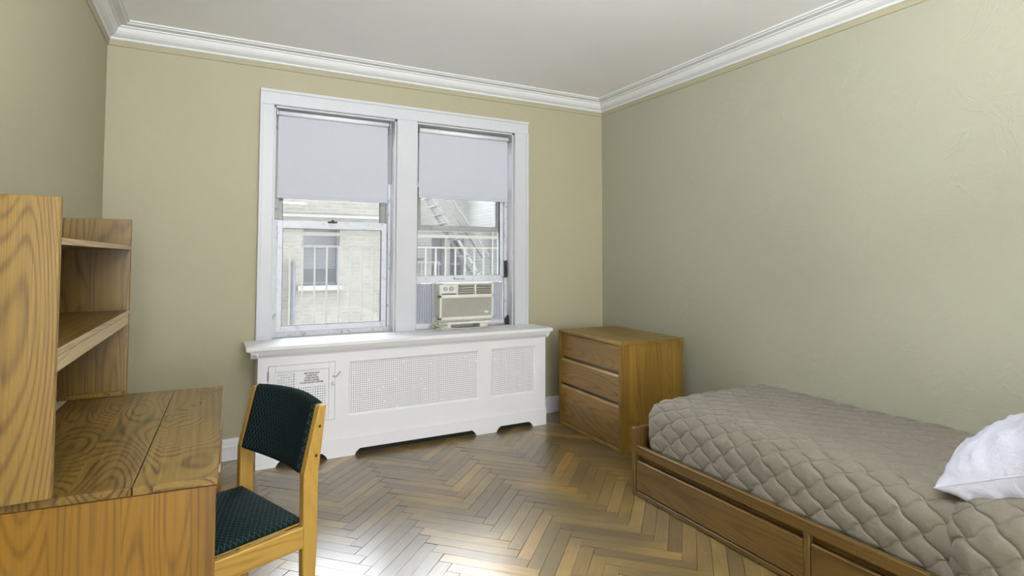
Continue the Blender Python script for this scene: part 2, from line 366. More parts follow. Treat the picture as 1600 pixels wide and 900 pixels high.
# crown moulding: mitred profile swept along back, left and right walls
CR = [(0, 2.75), (0.014, 2.75), (0.018, 2.756), (0.018, 2.764), (0.030, 2.770), (0.044, 2.780), (0.054, 2.794), (0.060, 2.808), (0.062, 2.818), (0.074, 2.820), (0.076, 2.828), (0.112, 2.831), (0.116, 2.838), (0.128, 2.840), (0.130, 2.8505), (0, 2.8505)]
PR = [(0, 2.712), (0.007, 2.714), (0.010, 2.722), (0.008, 2.730), (0.011, 2.738), (0.010, 2.7495), (0, 2.7495)]
def sweep(profile, side):
    b = bmesh.new(); A = []; B = []
    for d, z in profile:
        if side == 'back': p, q = (XL + d, -d, z), (XR - d, -d, z)
        elif side == 'left': p, q = (XL + d, -d, z), (XL + d, YF + d, z)
        elif side == 'right': p, q = (XR - d, -d, z), (XR - d, YF + d, z)
        else: p, q = (XL + d, YF + d, z), (XR - d, YF + d, z)
        A.append(b.verts.new(p)); B.append(b.verts.new(q))
    n = len(A)
    for i in range(n): b.faces.new((A[i], B[i], B[(i + 1) % n], A[(i + 1) % n]))
    b.faces.new(A); b.faces.new(B); bmesh.ops.recalc_face_normals(b, faces=b.faces[:]); return b
for i, s in enumerate(('back', 'left', 'right', 'front')):
    struct('trim_%d' % (i + 1), sweep(CR, s), 'crown', label='white stepped crown moulding on the %s wall' % s, cat='trim')
for i, s in enumerate(('back', 'left', 'right', 'front')):
    struct('trim_%d' % (i + 5), sweep(PR, s), 'wall', label='narrow wall-coloured picture rail under the crown on the %s wall' % s, cat='trim')
BBP = [(0, 0), (0.022, 0), (0.022, 0.092), (0.017, 0.098), (0.016, 0.125), (0.010, 0.138), (0, 0.142)]
for s in ('back', 'left', 'right', 'front'):
    o = struct('baseboard_' + s, sweep(BBP, s), 'white', label='white stepped baseboard along the %s wall' % s, cat='baseboard')

# ------------------------------------------------------------------ floor: slab and herringbone blocks
slab = struct('floor', BX(XL, 0, YF, 0, -0.1, -0.012), 'dark', label='worn brown oak herringbone parquet floor', cat='floor')
def clip(poly, lo, hi, axis):
    for sgn, lim in ((1, lo), (-1, -hi)):
        out = []
        for i in range(len(poly)):
            a, c = poly[i], poly[(i + 1) % len(poly)]; da, dc = sgn * a[axis] - lim, sgn * c[axis] - lim
            if da >= 0: out.append(a)
            if (da >= 0) != (dc >= 0):
                t = da / (da - dc); out.append((a[0] + (c[0] - a[0]) * t, a[1] + (c[1] - a[1]) * t))
        poly = out
        if len(poly) < 3: return []
    return poly
def project(p):
    v = Vector(p) - CAM; z = v.dot(F)
    if z < 0.05: return None
    return (800 + FPX * v.dot(R) / z, CY - FPX * v.dot(U) / z)
BW, BLn = 0.0657, 0.46; c45 = math.sqrt(0.5)
OX, OY = -1.957, -1.862
blocks = []
for m in range(-8, 8):
    for k in range(-160, 60):
        for kind in (0, 1):
            if kind == 0: x0, y0, x1, y1 = k * BW + m * BLn, k * BW - m * BLn, k * BW + m * BLn + BLn, k * BW - m * BLn + BW
            else: x0 = k * BW + m * BLn + BLn; x1 = x0 + BW; y1 = k * BW - m * BLn + BW; y0 = y1 - BLn
            rot = lambda x, y: (OX + (x - y) * c45, OY + (x + y) * c45)
            g = 0.0007; pl = [rot(x0 + g, y0 + g), rot(x1 - g, y0 + g), rot(x1 - g, y1 - g), rot(x0 + g, y1 - g)]
            cl = clip(clip(pl, XL + 0.001, -0.001, 0), YF + 0.001, -0.001, 1)
            if len(cl) < 3: continue
            cx = sum(p[0] for p in cl) / len(cl); cy_ = sum(p[1] for p in cl) / len(cl)
            ar = abs(sum(cl[i][0] * cl[(i + 1) % len(cl)][1] - cl[(i + 1) % len(cl)][0] * cl[i][1] for i in range(len(cl)))) / 2
            if ar < 0.0006: continue
            q = project((cx, cy_, 0)); vis = q is not None and -40 < q[0] < 1640 and 600 < q[1] < 960
            if cx > -1.02 and cy_ < -1.8: vis = False
            if cx > -0.66 and cy_ > -1.12: vis = False
            if cx < -3.3 or cy_ > -0.2: vis = False
            d2 = (Vector((cx, cy_, 0)) - CAM).length_squared
            blocks.append((vis, d2, cl, kind, (cx, cy_)))
def block_bm(bm, cl, kind, rnd):
    uvl = bm.loops.layers.uv.verify(); al = bm.verts.layers.float_vector.get('blk') or bm.verts.layers.float_vector.new('blk')
    cx = sum(p[0] for p in cl) / len(cl); cy_ = sum(p[1] for p in cl) / len(cl); ch = 0.0011
    tz = rnd.uniform(-0.0005, 0.0005); tx = rnd.uniform(-0.004, 0.004); ty = rnd.uniform(-0.004, 0.004); rv = rnd.random()
    # tint patches: neighbouring replacement blocks share a lighter tone
    def mk(s, z):
        out = []
        for p in cl:
            d = Vector((p[0] - cx, p[1] - cy_)); L = d.length; d = d * ((L - s) / L) if L > s else d
            v = bm.verts.new((cx + d.x, cy_ + d.y, z + (tz + d.x * tx + d.y * ty if z > -0.01 else 0))); v[al] = (rv, 0, 0); out.append(v)
        return out
    T = mk(ch * 1.4, 0.0); S = mk(0.0, -ch); Bt = mk(0.0, -0.0119); n = len(cl); fs = [bm.faces.new(T)]
    for i in range(n):
        j = (i + 1) % n; fs.append(bm.faces.new((S[i], S[j], T[j], T[i]))); fs.append(bm.faces.new((Bt[i], Bt[j], S[j], S[i])))
    dx, dy = (c45, c45) if kind == 0 else (-c45, c45)
    for f in fs:
        for lp in f.loops:
            p = lp.vert.co; lp[uvl].uv = (p.x * dx + p.y * dy, -p.x * dy + p.y * dx)
rndf = random.Random(3)
vis = sorted([q for q in blocks if q[0]], key=lambda q: q[1])[:300]; ids = set(id(q) for q in vis)
for q in vis:
    b = bmesh.new(); block_bm(b, q[2], q[3], rndf); o = part('parquet_block', b, 'floor', slab)
b = bmesh.new()
for q in blocks:
    if id(q) not in ids: block_bm(b, q[2], q[3], rndf)
o = part('parquet_blocks_beyond', b, 'floor', slab); o['kind'] = 'stuff'

# ------------------------------------------------------------------ window casing, jambs
cs = struct('trim_9', loc=(-1.9, 0, ZS), label='white painted casing around both windows', cat='trim')
def cas(name, bm): return part(name, bm, 'casing', cs, world=True)
zt = 2.56; CT = 0.03
b = BX(-2.985, LW[0], -CT, 0.0, ZS, ZT, bev=0.004); box(b, -2.985, -2.965, -CT - 0.008, -CT + 0.002, ZS, ZT, bev=0.003); cas('casing_board', b)
b = BX(RW[1], -0.822, -CT, 0.0, ZS, ZT, bev=0.004); box(b, -0.846, -0.822, -CT - 0.010, -CT + 0.002, ZS, ZT, bev=0.003); box(b, RW[1], RW[1] + 0.016, -CT - 0.006, -CT + 0.002, ZS, ZT, bev=0.003); cas('casing_board', b)
b = BX(-2.985, -0.822, -CT, 0.0, ZT, zt, bev=0.004); box(b, -2.985, -0.822, -CT - 0.010, -CT + 0.002, zt - 0.022, zt, bev=0.003); cas('head_casing', b)
b = BX(LW[1], RW[0], -CT, 0.0, ZS, ZT, bev=0.004); cas('mullion_board', b)
for (a, c) in (LW, RW):
    b = BX(a - 0.002, a + 0.012, 0.0, WT, ZS, ZT); cas('jamb', b)
    b = BX(c - 0.012, c + 0.002, 0.0, WT, ZS, ZT); cas('jamb', b)
    b = BX(a, c, 0.0, WT, ZT - 0.012, ZT + 0.002); cas('jamb', b)
    b = BX(a, c, 0.0, WT + 0.04, ZS - 0.035, ZS); cas('inner_sill', b)

def ring_frame(x0, x1, z0, z1, wl, wr, wb, wt, y0, y1, bev=0.002):
    b = bmesh.new(); box(b, x0, x0 + wl, y0, y1, z0, z1, bev); box(b, x1 - wr, x1, y0, y1, z0, z1, bev)
    box(b, x0 + wl, x1 - wr, y0, y1, z0, z0 + wb, bev); box(b, x0 + wl, x1 - wr, y0, y1, z1 - wt, z1, bev); return b
def sash(root, name, x0, x1, z0, z1, wl, wr, wb, wt, y0, y1, mat):
    s = part(name, ring_frame(x0, x1, z0, z1, wl, wr, wb, wt, y0, y1), mat, root, world=True)
    g = 0.004; part('gasket', ring_frame(x0 + wl - 0.001, x1 - wr + 0.001, z0 + wb - 0.001, z1 - wt + 0.001, g, g, g, g, y0 + 0.004, y1 - 0.004, 0), 'gasket', s, world=True)
    ym = (y0 + y1) / 2; part('pane', BX(x0 + wl - 0.004, x1 - wr + 0.004, ym - 0.002, ym + 0.002, z0 + wb - 0.004, z1 - wt + 0.004), 'glass', s, world=True)
    return s
# left window
w1 = struct('window_1', loc=(-2.445, 0.13, ZS), label='left double-hung window with its lower sash closed', cat='window')
part('frame', ring_frame(LW[0] + 0.012, LW[1] - 0.012, ZS, ZT - 0.012, 0.034, 0.020, 0.035, 0.04, 0.095, 0.21), 'jamb', w1, world=True)
part('side_track', BX(LW[0] + 0.012, LW[0] + 0.050, 0.078, 0.0945, 1.645, ZT - 0.014, bev=0.002), 'greyalu', w1, world=True)
part('side_track', BX(LW[1] - 0.036, LW[1] - 0.012, 0.078, 0.0945, 1.95, ZT - 0.014, bev=0.002), 'greyalu', w1, world=True)
part('head_track', BX(LW[0] + 0.050, LW[1] - 0.036, 0.078, 0.0945, ZT - 0.050, ZT - 0.014, bev=0.002), 'greyalu', w1, world=True)
sash(w1, 'upper_sash', LW[0] + 0.047, LW[1] - 0.033, 1.60, 2.40, 0.036, 0.044, 0.035, 0.04, 0.165, 0.195, 'greyalu')
s = sash(w1, 'lower_sash', LW[0] + 0.047, LW[1] - 0.034, 0.822, 1.640, 0.036, 0.042, 0.044, 0.058, 0.120, 0.150, 'alu')
b = BX(-2.49, -2.42, 0.108, 0.122, 1.628, 1.642, bev=0.003); cyl(b, (-2.455, 0.112, 1.64), (-2.455, 0.112, 1.652), 0.010); part('sash_lock', b, 'black', s, world=True)
# right window
w2 = struct('window_2', loc=(-1.395, 0.13, ZS), label='right double-hung window raised over the air conditioner', cat='window')
part('frame', ring_frame(RW[0] + 0.012, RW[1] - 0.012, ZS, ZT - 0.012, 0.018, 0.026, 0.03, 0.04, 0.095, 0.21), 'jamb', w2, world=True)
part('side_track', BX(RW[0] + 0.012, RW[0] + 0.034, 0.078, 0.0945, 2.0, ZT - 0.014, bev=0.002), 'greyalu', w2, world=True)
part('head_track', BX(RW[0] + 0.034, RW[1] - 0.012, 0.078, 0.0945, ZT - 0.045, ZT - 0.014, bev=0.002), 'greyalu', w2, world=True)
sash(w2, 'upper_sash', RW[0] + 0.031, RW[1] - 0.039, 1.59, 2.40, 0.060, 0.04, 0.045, 0.04, 0.165, 0.195, 'greyalu')
s = sash(w2, 'lower_sash', RW[0] + 0.031, RW[1] - 0.039, 1.155, 1.99, 0.022, 0.030, 0.062, 0.045, 0.120, 0.150, 'alu')
b = BX(-1.46, -1.36, 0.108, 0.122, 1.186, 1.192, bev=0.002); box(b, -1.46, -1.454, 0.108, 0.122, 1.186, 1.202); part('lift_handle', b, 'greyalu', s, world=True)

# roller shades
def shade(name, x0, x1, zt, zb, label, y=0.022):
    r = thing(name, label, 'roller shade', ((x0 + x1) / 2, y, zt), group='roller shades on the two windows')
    part('shade_fabric', BX(x0 + 0.004, x1 - 0.004, y + 0.0265, y + 0.028, zb + 0.02, zt - 0.018), 'shade', r, world=True)
    b = cyl(None, (x0 + 0.002, y + 0.012, zt - 0.015), (x1 - 0.002, y + 0.012, zt - 0.015), 0.017, 20); part('roller', b, 'white', r, True, world=True)
    part('hem_bar', BX(x0 + 0.003, x1 - 0.003, y + 0.0235, y + 0.031, zb, zb + 0.024, bev=0.003), 'shade', r, world=True)
    part('bracket', cyl(BX(x0 - 0.008, x0 - 0.004, y - 0.008, y + 0.03, zt - 0.04, zt + 0.006), (x0 - 0.004, y + 0.012, zt - 0.015), (x0 + 0.002, y + 0.012, zt - 0.015), 0.006), 'metal', r, world=True)
    part('bracket', cyl(BX(x1 + 0.004, x1 + 0.008, y - 0.008, y + 0.03, zt - 0.04, zt + 0.006), (x1 - 0.002, y + 0.012, zt - 0.015), (x1 + 0.004, y + 0.012, zt - 0.015), 0.006), 'metal', r, world=True)
    return r
shade('roller_shade', -2.862, -2.052, 2.425, 1.795, 'white roller shade drawn halfway down the left window')
shade('roller_shade', -1.800, -0.985, 2.415, 1.852, 'white roller shade drawn halfway down the right window above the air conditioner')

# ------------------------------------------------------------------ air conditioner
AX0, AX1, AZ0, AZ1, AY = -1.655, -1.178, 0.868, 1.165, -0.075
ac = thing('air_conditioner', 'beige window air conditioner on the sill of the right window', 'air conditioner', ((AX0 + AX1) / 2, 0.05, ZS))
P = lambda n, b, m, par=ac, **k: part(n, b, m, par, world=True, **k)
P('body', BX(AX0 + 0.008, AX1 - 0.008, AY + 0.05, 0.42, AZ0 - 0.02, AZ1 - 0.005, bev=0.004), 'ac')
b = bmesh.new()
box(b, AX0, AX1, AY, AY + 0.05, AZ1 - 0.016, AZ1, 0.004); box(b, AX0, AX1, AY, AY + 0.05, AZ0, AZ0 + 0.024, 0.004)
box(b, AX0, AX0 + 0.018, AY, AY + 0.05, AZ0, AZ1, 0.004); box(b, AX1 - 0.018, AX1, AY, AY + 0.05, AZ0, AZ1, 0.004)
box(b, AX0, AX1, AY, AY + 0.05, 1.043, 1.071, 0.004)
box(b, AX0 + 0.142, AX0 + 0.156, AY, AY + 0.05, 1.06, AZ1 - 0.01, 0.003); box(b, AX0 + 0.304, AX0 + 0.318, AY, AY + 0.05, 1.06, AZ1 - 0.01, 0.003)
P('front_bezel', b, 'ac')
P('control_panel', BX(AX0 + 0.016, AX0 + 0.144, AY + 0.008, AY + 0.02, 1.076, 1.150, bev=0.003), 'ac')
P('panel_strip', BX(AX0 + 0.018, AX0 + 0.142, AY + 0.004, AY + 0.02, 1.072, 1.080), 'ac_dark')
for kx, kr in ((AX0 + 0.050, 0.019), (AX0 + 0.103, 0.023)):
    k = P('knob', cyl(None, (kx, AY + 0.010, 1.118), (kx, AY - 0.010, 1.118), kr, 20, kr * 0.85), 'ac_knob'); P('knob_grip', BX(kx - 0.003, kx + 0.003, AY - 0.016, AY - 0.008, 1.118 - kr * 0.8, 1.118 + kr * 0.8, bev=0.001), 'ac_knob', k)
for x0, x1 in ((AX0 + 0.156, AX0 + 0.304), (AX0 + 0.318, AX1 - 0.018)):
    v = P('vent', BX(x0, x1, AY + 0.03, AY + 0.045, 1.071, 1.15), 'ac_dark')
    for i in range(4):
        z = 1.079 + i * 0.0195
        q = prism([(AY + 0.004, z), (AY + 0.028, z + 0.012), (AY + 0.028, z + 0.0155), (AY + 0.004, z + 0.0035)], 'x', x0, x1); P('louver', q, 'ac_grille', v)
g = P('intake_grille', BX(AX0 + 0.018, AX1 - 0.018, AY + 0.026, AY + 0.04, AZ0 + 0.02, 1.045), 'ac_dark')
for i in range(15):
    z = AZ0 + 0.027 + i * 0.0100
    P('slat', prism([(AY + 0.006, z), (AY + 0.027, z + 0.001), (AY + 0.027, z + 0.0070), (AY + 0.006, z + 0.0068)], 'x', AX0 + 0.018, AX1 - 0.018), 'ac_grille', g)
bd = bmesh.new(); cyl(bd, (0, 0, 0), (0, 0.008, 0), 0.018, 20)
for v in bd.verts: v.co.x *= 1.15; v.co.z *= 0.55
bmesh.ops.translate(bd, verts=bd.verts[:], vec=(AX1 - 0.068, AY - 0.001, AZ0 + 0.055)); P('badge', bd, 'ac_badge')
b = BX(AX0 - 0.006, AX1 - 0.03, AY - 0.004, 0.1, AZ0 - 0.036, AZ0 - 0.018, bev=0.003); P('lower_tray', b, 'ac')
P('lower_rail', BX(RW[0] + 0.03, RW[1] - 0.038, 0.08, 0.118, ZS, ZS + 0.042, bev=0.003), 'alu')
P('mounting_foot', BX(AX0 + 0.02, AX0 + 0.10, AY + 0.01, 0.08, ZS, AZ0 - 0.034), 'ac'); P('mounting_foot', BX(AX1 - 0.12, AX1 - 0.05, AY + 0.01, 0.08, ZS, AZ0 - 0.034), 'ac')
def pleats(x0, x1, n, y, z0, z1):
    pts = [(x0 + (x1 - x0) * i / n, y + (0.006 if i % 2 else -0.006)) for i in range(n + 1)]
    return prism(pts + [(p[0], p[1] + 0.002) for p in pts[::-1]], 'z', z0, z1)
P('side_curtain', pleats(RW[0] + 0.034, -1.648, 15, 0.12, ZS + 0.04, 1.153), 'pleat', label='grey pleated vinyl filler left of the air conditioner')
P('side_curtain', pleats(AX1 - 0.004, RW[1] - 0.040, 15, 0.12, ZS + 0.04, 1.153), 'pleat', label='grey pleated vinyl filler right of the air conditioner')
P('curtain_bar', BX(-1.652, -1.640, 0.10, 0.125, ZS + 0.04, 1.156, bev=0.002), 'alu')
cp = smooth_pts([(-1.655, 0.0, 0.90), (-1.69, -0.03, 0.86), (-1.675, -0.06, 0.83), (-1.62, -0.10, 0.812), (-1.5, -0.115, 0.802), (-1.35, -0.11, 0.803), (-1.22, -0.08, 0.80), (-1.12, 0.02, 0.80), (-1.02, 0.06, 0.80), (-0.985, 0.055, 0.80)])
cord_bm = tube(cp, 0.005)
cp = smooth_pts([(-1.70, 0.01, 0.797), (-1.675, -0.02, 0.83), (-1.645, -0.085, 0.845), (-1.60, -0.105, 0.835), (-1.655, -0.095, 0.806), (-1.70, -0.05, 0.797)])
merge(cord_bm, tube(cp, 0.006))
tag(part('power_cord', cord_bm, 'cord', None, True), 'beige cord looped along the sill and bunched below the air conditioner', 'cord')
b = prism([(-1.000, 1.345), (-0.990, 1.325), (-0.978, 1.348), (-0.974, 1.20), (-0.998, 1.195)], 'y', 0.072, 0.094)
tag(part('sash_wedge', b, 'black'), 'black wedge in the right jamb above the air conditioner', 'wedge')
b = prism([(-1.006, ZS + 0.001), (-0.968, ZS + 0.001), (-0.969, 0.87), (-0.978, 0.855), (-1.0, 0.83)], 'y', 0.05, 0.09)
tag(part('corner_block', b, 'black'), 'small black block at the foot of the right jamb on the sill', 'block')

# ------------------------------------------------------------------ radiator cover
RX0, RX1, RY, RZ = -2.985, -0.807, -0.29, 0.725
rc = thing('radiator_cover', 'long white radiator cover with perforated panels under the windows', 'radiator cover', ((RX0 + RX1) / 2, -0.15, 0))
P = lambda n, b, m, par=rc, **k: part(n, b, m, par, world=True, **k)
T = 0.02; y0, y1 = RY, RY + T
holes = [(-2.923, -2.496, 0.259, 0.655), (-2.405, -1.407, 0.270, 0.645), (-1.308, -0.899, 0.268, 0.650)]
b = bmesh.new(); box(b, RX0, RX1, y0, y1, 0.655, RZ); xs = [RX0] + [v for h in holes for v in h[:2]] + [RX1]
for i in range(0, len(xs), 2): box(b, xs[i], xs[i + 1], y0, y1, 0.12, 0.655)
for h in holes:
    box(b, h[0], h[1], y0, y1, 0.12, h[2])
    if h[3] < 0.655: box(b, h[0], h[1], y0, y1, h[3], 0.655)
bmesh.ops.remove_doubles(b, verts=b.verts[:], dist=0.0001); P('front_panel', b, 'white')
cuts = [(-2.868, -2.542), (-2.358, -1.431), (-1.260, -0.929)]; hcut = 0.042; pts = [(RX0 - 0.004, 0.0)]
for a, c in cuts: pts += [(a, 0.0), (a + 0.006, 0.014), (a + 0.020, 0.030), (a + 0.036, hcut), (c - 0.036, hcut), (c - 0.02, 0.030), (c - 0.006, 0.014), (c, 0.0)]
pts += [(RX1 + 0.004, 0.0), (RX1 + 0.004, 0.122), (RX0 - 0.004, 0.122)]
P('plinth', prism(pts, 'y', RY - 0.009, RY + T), 'white')
P('slot_shade_strip', BX(RX0 + T, RX1 - T, RY + 0.034, RY + 0.038, 0.0, 0.20), 'dark')  # dark strip added to stand for the shade inside the plinth cuts
P('side_panel', BX(RX0, RX0 + T, y1, -0.001, 0, RZ, bev=0.002), 'white'); P('side_panel', BX(RX1 - T, RX1, y1, -0.001, 0, RZ, bev=0.002), 'white')
SX0, SX1, SY = -3.060, -0.765, -0.345
P('top_board', BX(SX0, SX1, SY, -0.0005, 0.762, ZS + 0.002, bev=0.006, seg=2), 'white')
mp = [(SY + 0.012, 0.762), (SY + 0.014, 0.752), (SY + 0.026, 0.750), (SY + 0.032, 0.735), (SY + 0.044, 0.722), (SY + 0.050, 0.712), (RY, 0.712), (RY, 0.762)]
P('sill_moulding', prism(mp, 'x', SX0 + 0.03, SX1 - 0.022), 'white')
for x0, x1 in ((SX0 + 0.012, RX0), (RX1, SX1 - 0.010)):
    P('end_moulding', prism([(x0, 0.762), (x1, 0.762), (x1, 0.715), (x1 - 0.012 if x0 < -2 else x0 + 0.012, 0.735)] if x0 < -2 else [(x0, 0.762), (x1, 0.762), (x1 - 0.014, 0.740), (x0, 0.715)], 'y', SY + 0.02, -0.001), 'white')
def perf(x0, x1, z0, z1, pitch, r, y, skip=None):
    """sheet with real round holes: each cell is an octagonal hole in a square"""
    b = bmesh.new(); nx = int((x1 - x0) / pitch); nz = int((z1 - z0) / pitch); px = (x1 - x0) / nx; pz = (z1 - z0) / nz; V = {}
    def gv(x, z):
        k = (round(x, 5), round(z, 5))
        if k not in V: V[k] = b.verts.new((x, y, z))
        return V[k]
    for i in range(nx):
        for j in range(nz):
            xa, za = x0 + i * px, z0 + j * pz; cx, cz = xa + px / 2, za + pz / 2
            sq = [(xa, za), (cx, za), (xa + px, za), (xa + px, cz), (xa + px, za + pz), (cx, za + pz), (xa, za + pz), (xa, cz)]
            S = [gv(*p) for p in sq]
            if skip and skip(cx, cz, i, j, nx, nz): b.faces.new(S); continue
            O = [b.verts.new((cx + r * math.cos(math.radians(225 + 45 * q)), y, cz + r * math.sin(math.radians(225 + 45 * q)))) for q in range(8)]
            for q in range(8): b.faces.new((S[q], S[(q + 1) % 8], O[(q + 1) % 8], O[q]))
    return b
edge = lambda cx, cz, i, j, nx, nz: i < 1 or j < 1 or i >= nx - 1 or j >= nz - 1 or ((i * 7 + j * 13 + (i // 5) * (j // 4)) % 29 == 0 and (i + j) % 3 == 0)
for (x0, x1, z0, z1) in holes[1:]:
    o = P('perforated_grille', perf(x0, x1, z0, z1, 0.0148, 0.0030, RY + 0.012, edge), 'white')
    fr = bmesh.new(); q = 0.014
    for (a, c, d, e, ax, s) in ((x0, x1, z1, z1 - q, 'h', 1), (x0, x1, z0, z0 + q, 'h', -1)):
        fr2 = prism([(RY + 0.002, d), (RY + 0.0115, d), (RY + 0.0115, e)], 'x', a, c); merge(fr, fr2)
    merge(fr, prism([(x0, RY + 0.002), (x0, RY + 0.0115), (x0 + q, RY + 0.0115)], 'z', z0, z1)); merge(fr, prism([(x1, RY + 0.002), (x1, RY + 0.0115), (x1 - q, RY + 0.0115)], 'z', z0, z1))
    P('grille_bead', fr, 'white', o)
# access door
dx0, dx1, dz0, dz1 = -2.921, -2.498, 0.261, 0.653; ix0, ix1, iz0, iz1 = -2.879, -2.538, 0.305, 0.612
dr = P('access_door', ring_frame(dx0, dx1, dz0, dz1, ix0 - dx0, dx1 - ix1, iz0 - dz0, dz1 - iz1, RY - 0.003, RY + 0.016, 0.002), 'white')
def sk(cx, cz, i, j, nx, nz): return (cx > -2.752 and cz > 0.498) or i < 1 or j < 1 or i >= nx - 1 or j >= nz - 1 or ((i * 11 + j * 5) % 7 == 0 and cx < -2.79)
P('door_grille', perf(ix0, ix1, iz0, iz1, 0.0155, 0.0034, RY + 0.010, sk), 'white', dr)
P('hinge', cyl(None, (dx0 - 0.002, RY - 0.003, 0.56), (dx0 - 0.002, RY - 0.003, 0.62), 0.004, 8), 'metal', dr); P('hinge', cyl(None, (dx0 - 0.002, RY - 0.003, 0.30), (dx0 - 0.002, RY - 0.003, 0.36), 0.004, 8), 'metal', dr)
P('knob', cyl(cyl(None, (-2.512, RY - 0.004, 0.510), (-2.512, RY - 0.022, 0.510), 0.006), (-2.512, RY - 0.018, 0.510), (-2.512, RY - 0.032, 0.510), 0.012), 'white', dr, smooth=True)
P('latch', tube(smooth_pts([(-2.515, RY - 0.008, 0.556), (-2.492, RY - 0.014, 0.552), (-2.478, RY - 0.012, 0.566), (-2.462, RY - 0.010, 0.582)]), 0.0045), 'metal', dr, smooth=True)
# instruction label on the door
lab = P('instruction_label', BX(-2.750, -2.540, RY + 0.006, RY + 0.0085, 0.500, 0.608), 'white', dr)
txt = ["HEAT CONTROL VALVE", "LOCATED BELOW", "TO OPEN TURN KNOB", "COUNTER CLOCKWISE", "TO CLOSE TURN KNOB CLOCKWISE"]
wid = [0.097, 0.073, 0.090, 0.098, 0.150]
MT['ink'] = plain('black_ink', lin(20, 20, 22), 0.6)
for i, s_ in enumerate(txt):
    cu = bpy.data.curves.new('t', 'FONT'); cu.body = s_; cu.align_x = 'CENTER'; cu.size = 0.0145; cu.extrude = 0.0004; cu.offset = 0.0005
    to = bpy.data.objects.new('t', cu); C.objects.link(to); bpy.context.view_layer.update()
    me = bpy.data.meshes.new_from_object(to.evaluated_get(bpy.context.evaluated_depsgraph_get())); bpy.data.objects.remove(to)
    bb = bmesh.new(); bb.from_mesh(me); bpy.data.meshes.remove(me)
    wx = max(v.co.x for v in bb.verts) - min(v.co.x for v in bb.verts); sc = wid[i] / wx
    for v in bb.verts: v.co = Vector((-2.650 + v.co.x * sc, RY + 0.0055 - v.co.z, 0.583 - i * 0.0155 + v.co.y))
    P('lettering', bb, 'ink', lab)
# radiator inside (dark casting columns seen through the slots)
rad = thing('radiator', 'dark cast iron radiator hidden inside the white cover', 'radiator', (-1.9, -0.14, 0))
for i in range(24):
    x = -2.75 + i * 0.075
    part('column', BX(x, x + 0.055, -0.22, -0.07, 0.05, 0.62, bev=0.012, seg=2), 'dark', rad, world=True)
b = bmesh.new()
for x in (-2.75, -1.02): box(b, x, x + 0.04, -0.2, -0.09, 0.0, 0.06)
box(b, -2.74, -0.99, -0.165, -0.125, 0.06, 0.09); part('foot_frame', b, 'dark', rad, world=True)

# thin grey wire with white plug beside the cover
tag(part('hanging_wire', tube(smooth_pts([(-0.70, -0.012, 0.34), (-0.693, -0.02, 0.26), (-0.700, -0.03, 0.19), (-0.715, -0.035, 0.14), (-0.690, -0.04, 0.08), (-0.74, -0.045, 0.02)]), 0.004), 'cord', None, True), 'thin grey wire hanging against the wall between radiator cover and dresser', 'wire')
b = BX(-0.722, -0.694, -0.018, -0.0005, 0.325, 0.37, bev=0.003); tag(part('wall_plug', b, 'black'), 'small dark plug low on the wall beside the radiator cover', 'plug')

# ------------------------------------------------------------------ dresser
DW, DD, DH = 0.83, 0.587, 0.772
ds = thing('dresser', 'three-drawer oak dresser in the corner beside the radiator cover', 'dresser', (-0.719, -1.149, 0), -0.0309)
Q = lambda n, b, m, par=ds, **k: part(n, b, m, par, **k)   # local: +y along front, +x into depth
t = 0.02
Q('top', BX(-0.004, DD, -0.003, DW + 0.003, DH - 0.022, DH, bev=0.0025), 'oak_y_x')
Q('side_panel', BX(0.0, DD, 0, t, 0, DH - 0.022, bev=0.0015), 'oak_z_x'); Q('side_panel', BX(0.0, DD, DW - t, DW, 0, DH - 0.022, bev=0.0015), 'oak_z_x')
Q('back_panel', BX(DD - 0.012, DD - 0.002, t, DW - t, 0.03, DH - 0.022), 'oak_z_y')
Q('base_rail', BX(0.002, 0.022, t, DW - t, 0.004, 0.034, bev=0.002), 'oak_y_z'); Q('floor_panel', BX(0.022, DD - 0.012, t, DW - t, 0.02, 0.034), 'oak_y_x')
rows = [(0.568, 0.746), (0.350, 0.528), (0.040, 0.312)]
for k, (a, c) in enumerate(rows):
    d = Q('drawer', BX(0.004, 0.024, t + 0.003, DW - t - 0.003, a, c, bev=0.003), 'oak_y_z')
    if k: Q('finger_pull', prism([(0.006, c - 0.001), (0.024, c - 0.001), (0.030, c + 0.010), (0.024, c + 0.012), (0.012, c + 0.003)], 'y', t + 0.004, DW - t - 0.004), 'shelf_edge', d)
    Q('drawer_box', BX(0.026, DD - 0.05, t + 0.012, DW - t - 0.012, a + 0.01, c - 0.02), 'oak_y_z', d)
for z in (0.530, 0.314): Q('cross_rail', BX(0.034, 0.05, t, DW - t, z, z + 0.036), 'shelf_top')

# ------------------------------------------------------------------ bed
BX0, BY0, BXr, BYh = -1.078, -1.700, -0.03, -3.80
bed = thing('bed', 'oak captain bed with under-bed drawers along the right wall', 'bed', (-0.55, -2.75, 0))
P = lambda n, b, m, par=bed, **k: part(n, b, m, par, world=True, **k)
P('footboard', BX(BX0 - 0.001, BXr, BY0 - 0.028, BY0, 0, 0.385, bev=0.003), 'bed_z')
P('headboard', BX(BX0, BXr, BYh, BYh + 0.03, 0, 0.86, bev=0.004), 'bed_z')
P('side_rail', BX(BX0 + 0.004, BX0 + 0.030, BYh + 0.03, BY0 - 0.028, 0.235, 0.288, bev=0.003), 'bed_y')
P('side_rail', BX(BXr - 0.03, BXr, BYh + 0.03, BY0 - 0.028, 0.02, 0.288, bev=0.003), 'bed_y')
P('base_rail', BX(BX0 + 0.004, BX0 + 0.030, BYh + 0.03, BY0 - 0.028, 0.004, 0.028, bev=0.002), 'bed_y')
P('mattress_deck', BX(BX0 + 0.030, BXr - 0.03, BYh + 0.03, BY0 - 0.028, 0.225, 0.24), 'bed_y')
